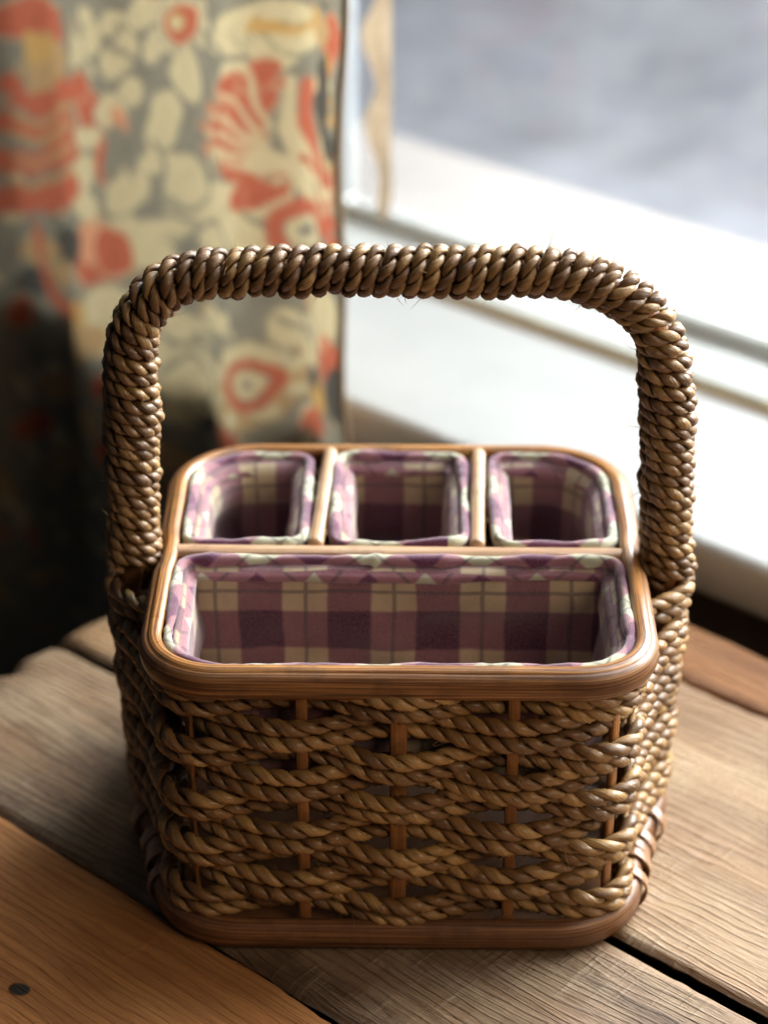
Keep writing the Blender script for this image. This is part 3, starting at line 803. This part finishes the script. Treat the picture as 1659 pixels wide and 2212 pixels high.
# split-cane bindings round the foot
Bf = foot; Tf = tangents(Bf, True); Nf = np.stack([Tf[:, 1], -Tf[:, 0], 0*Tf[:, 0]], -1)
for sx in (1, -1):
    for yb, lean, bulg in ((-.083, .3, .0012), (-.066, .5, .0026), (-.058, .5, .0016), (-.049, .45, .0030), (-.028, .4, .0022)):
        j = np.argmin((Bf[:, 1]-yb)**2+(np.sign(Bf[:, 0]) != sx)*9+(np.abs(Bf[:, 0]) < .09)*9)
        c, tt, nn = Bf[j], Tf[j], Nf[j]
        ang = np.linspace(-2.3, 2.2, 34)
        rr = np.stack([.0072+bulg*np.exp(-((ang-.2)/.9)**2), .0098+0*ang], -1)
        Pp = c+nn*(rr[:, 0]*np.cos(ang))[:, None]+np.array([0, 0, 1])*(rr[:, 1]*np.sin(ang))[:, None]+tt*(lean*.006*np.sin(ang))[:, None]*sx
        Pp[:, 2] = np.maximum(Pp[:, 2], .0008)
        T = tangents(Pp, False); A = norm(np.broadcast_to(tt, Pp.shape)-T*np.sum(tt*T, 1, keepdims=True)); Bq = np.cross(T, A)
        sarr = np.concatenate([[0], np.cumsum(np.linalg.norm(np.diff(Pp, axis=0), axis=1))])
        v, f, uv, caps = sweep(Pp, A, Bq, ellipse_sec(len(Pp), 10, .0038, .0007, 4), False, sarr)
        capped('binding_strap', v, f, uv, caps, M_STRAP, bas)

# handle: core and two cords wound side by side
hp = [(-.1460, .145), (-.1440, .158), (-.1425, .172), (-.1408, .205), (-.1393, .245), (-.1380, .283), (-.1335, .3035), (-.1222, .3200), (-.1062, .3280), (-.0890, .3305), (-.057, .3318), (-.0153, .3320),
      (.0313, .3318), (.0662, .3318), (.0880, .3298), (.1075, .3225), (.1240, .3095), (.1335, .2915), (.1375, .266), (.1395, .235), (.1412, .200), (.1428, .172), (.1440, .158), (.1462, .145)]
hc = catmull([(x, 0, z) for x, z in hp], 10); hc, hs, HL = resample(hc, .0010, False)
low = catmull([(-.141, 0, .012), (-.1435, 0, .08), (-.1460, 0, .145)], 10); high = low[::-1]*[-1, 1, 1]
rail('handle_core', np.concatenate([low[:-1], hc, high[1:]]), (0, 1, 0), .0062, .0062, False, M_STAVE, bas, 14, 2, .004)
T = tangents(hc, False); Yv = np.broadcast_to(np.array([0, 1.0, 0]), hc.shape); Nn = norm(np.cross(Yv, T)); Nn_h = Nn   # Nn: outward normal in plane
def wind(k, start, end, seed):
    i0 = np.searchsorted(hs, start); i1 = np.searchsorted(hs, HL-end)
    leg = np.clip((.275-hc[:, 2])/.03, 0, 1)
    lead = (.0164*(1-leg)+.0146*leg)*(1+.045*smooth_noise(len(hc), 22, 70)*(1-.6*leg))*.95
    phi = np.concatenate([[0], np.cumsum(2*pi/lead[:-1]*np.diff(hs))])
    ii = np.linspace(i0, i1-1, int((i1-i0)*4.2))
    def itp(a): return np.stack([np.interp(ii, np.arange(len(a)), a[:, q]) for q in range(3)], -1) if a.ndim == 2 else np.interp(ii, np.arange(len(a)), a)
    C_, N_, T_, ph = itp(hc), norm(itp(Nn)), norm(itp(T)), itp(phi)
    a = -ph+pi*k+.9
    R = .0099+.0012*np.clip((.29-C_[:, 2])/.02, 0, 1)+.0004*smooth_noise(len(ii), 60, seed)+.0005*smooth_noise(len(ii), 23, seed+4)
    Yb = np.broadcast_to(np.array([0, 1.0, 0]), C_.shape)
    rad = N_*np.cos(a)[:, None]+Yb*np.sin(a)[:, None]
    P = C_+rad*R[:, None]+T_*(.0006*smooth_noise(len(ii), 40, seed+9))[:, None]
    P, s, L = resample(P, .0016, False)
    # recompute frames
    Cq = np.array(hc); jj = np.array([np.argmin(((Cq-p)**2).sum(1)) for p in P])
    Tn = tangents(P, False); rd = norm(P-Cq[jj]); rd = norm(rd-Tn*np.sum(rd*Tn, 1, keepdims=True)); Bb = np.cross(Tn, rd)
    cord('handle_cord', P, rd, Bb, s, False, M_SEAH, bas, twist=.0160, ro=.0021, ra=.0021, rb=.0027, seed=seed, hand=1)
wind(0, .020, .012, 201); wind(1, .023, .014, 202)

# ------------------------------------------------------------------ plaid lining: four pockets with bound lips
def cell_path(x0, x1, y0, y1, rr):
    """rounded rectangle with four radii fl, fr, br, bl"""
    q = []
    for (cx, cy, r, a0) in ((x1-rr[1], y0+rr[1], rr[1], -pi/2), (x1-rr[2], y1-rr[2], rr[2], 0), (x0+rr[3], y1-rr[3], rr[3], pi/2), (x0+rr[0], y0+rr[0], rr[0], pi)):
        for t in np.linspace(a0, a0+pi/2, 12): q.append((cx+r*cos(t), cy+r*sin(t), 0))
    P, s, L = resample(np.array(q), .0022, True); return P, s, L
def pocket(x0, x1, y0, y1, rr, depth, seed, lipw=.0038, u0=0):
    P, s, L = cell_path(x0, x1, y0, y1, rr); n = len(P)
    T = tangents(P, True); N = np.stack([T[:, 1], -T[:, 0], 0*T[:, 0]], -1)     # outward
    # wall of the pocket
    zz = np.concatenate([[H-.004, H-.012], np.linspace(H-.020, H-depth, 14)]); rows = []
    wr = [smooth_noise(n, k, seed+k, True) for k in (9, 16, 30)]
    cx, cy = (x0+x1)/2, (y0+y1)/2
    for k, z in enumerate(zz):
        f = k/(len(zz)-1)
        ins = .0012+.0088*np.clip((H-.001-z)/.012, 0, 1)+.003*f**1.5+(.0007*wr[0]*sin(k*.9)+.0022*wr[1]*sin(k*.55+1)+.0022*wr[2]*f)*min(1, k/5)
        q = P-N*np.broadcast_to(ins, (n,))[:, None]; q[:, 2] = z+.0006*wr[1]*f; rows.append(q)
    # floor: shrink to the centre
    for f in (.7, .35, .08):
        q = rows[len(zz)-1].copy(); q[:, 0] = cx+(q[:, 0]-cx)*f; q[:, 1] = cy+(q[:, 1]-cy)*f; q[:, 2] = H-depth-.002+.001*wr[0]; rows.append(q)
    A = np.stack(rows, 0); m = len(rows)
    vv = A.reshape(-1, 3); f = grid_faces(m, n, False, True)[:, ::-1]
    dep = np.concatenate([H-zz, H-zz[-1]+np.array([.03, .06, .09])])
    sv = np.concatenate([s, [L]])+u0
    a = np.arange(m-1)[:, None]+0*np.arange(n)[None, :]; b = np.arange(n)[None, :]+0*np.arange(m-1)[:, None]
    uv = np.stack([np.stack([sv[b], dep[a]], -1), np.stack([sv[b+1], dep[a]], -1), np.stack([sv[b+1], dep[a+1]], -1), np.stack([sv[b], dep[a+1]], -1)], 2)
    uv = uv[:, :, ::-1].reshape(-1, 2)
    o = meshobj('lining_pocket', vv, f, M_PLAID, bas, uv)
    so = o.modifiers.new('cloth', 'SOLIDIFY'); so.thickness = .0008; so.offset = 1
    # bound lip: a roll over the top with a flap hanging inside
    prof = np.array([(.0016, -.0055), (.0030, -.0020), (.0030, .0008), (.0016, .0028), (-.0004, .0034), (-.0024, .0024), (-.0034, .0002), (-.0038, -.0035), (-.0064, -.0050), (-.0092, -.0080), (-.0078, -.0083), (-.0016, -.0050)])
    prof[:, 0] *= lipw/.0034
    m = len(prof); nz1 = .84+.15*smooth_noise(n, 7, seed+70, True)+.05*smooth_noise(n, 2, seed+72, True); zoff = .0006*smooth_noise(n, 14, seed+71, True)
    rows = []
    for i, (pn, pz) in enumerate(prof):
        sc = nz1 if 1 <= i <= 7 else 1.0
        flap = .0005*smooth_noise(n, 12, seed+73, True) if i in (8, 9, 10) else 0
        q = P+N*(np.broadcast_to(pn*sc+flap*.5, (n,)))[:, None]; q[:, 2] = H-.0030+pz*sc+zoff+(flap if i in (9, 10) else 0); rows.append(q)
    A = np.stack(rows, 1).reshape(-1, 3)
    pl = np.concatenate([[0], np.cumsum(np.linalg.norm(np.diff(prof, axis=0), axis=1))]); pl = np.concatenate([pl, [pl[-1]+.003]])
    uv = grid_uv(n, m, True, True, sv, pl)
    meshobj('bound_lip', A, grid_faces(n, m, True, True), M_BIAS, o, uv)
ri = .0128
pocket(-RA+ri, RA-ri, -RB+ri-.0010, -.0070, (.032, .032, .010, .010), .078, 301, .0037, .010)
pocket(-RA+ri+.001, -.0518, .0100, RB-ri, (.009, .009, .009, .036), .076, 302, .0036, .02)
pocket(-.0358, .0360, .0100, RB-ri, (.010, .010, .010, .010), .076, 303, .0036, .03)
pocket(.0525, RA-ri-.001, .0100, RB-ri, (.009, .009, .036, .009), .076, 304, .0036, .012)

# loose hairs standing off the cords: nobody could count them
def hairs(name, roots, lab):
    parts = []; r = np.random.default_rng(5)
    for (p, n0) in roots:
        L = r.uniform(.003, .009); d = norm(n0*r.uniform(.4, 1)+r.normal(size=3)*.7); c = r.normal(size=3)*.4
        tt = np.linspace(0, 1, 6)[:, None]; P = p+d*L*tt+c*L*tt**2*.6
        T = tangents(P, False); A = norm(np.cross(T, [.3, .5, .8])); B = np.cross(T, A)
        v, f, uv, _ = sweep(P, A, B, ellipse_sec(6, 4, np.linspace(.00017, .00005, 6), np.linspace(.00017, .00005, 6)), False, tt[:, 0]*L, cap=False)
        parts.append((v, f, uv, np.full(len(v), .8)))
    v, f, uv, tt = merge(parts); o = meshobj(name, v, f, M_SEA, bas, uv, {'tint': tt}); o['kind'] = 'stuff'; return o
r = np.random.default_rng(11); roots = []
for _ in range(330):
    Bp = body(r.uniform(.02, .155), .010); j = r.integers(len(Bp)); T = tangents(Bp, True)[j]
    roots.append((Bp[j], np.array([T[1], -T[0], 0])))
for _ in range(170):
    j = r.integers(20, len(hc)-20); a = r.uniform(0, 2*pi); d = Nn_h[j]*cos(a)+np.array([0, 1, 0])*sin(a); roots.append((hc[j]+d*.0135, d))
hairs('loose_fibres', roots, '')
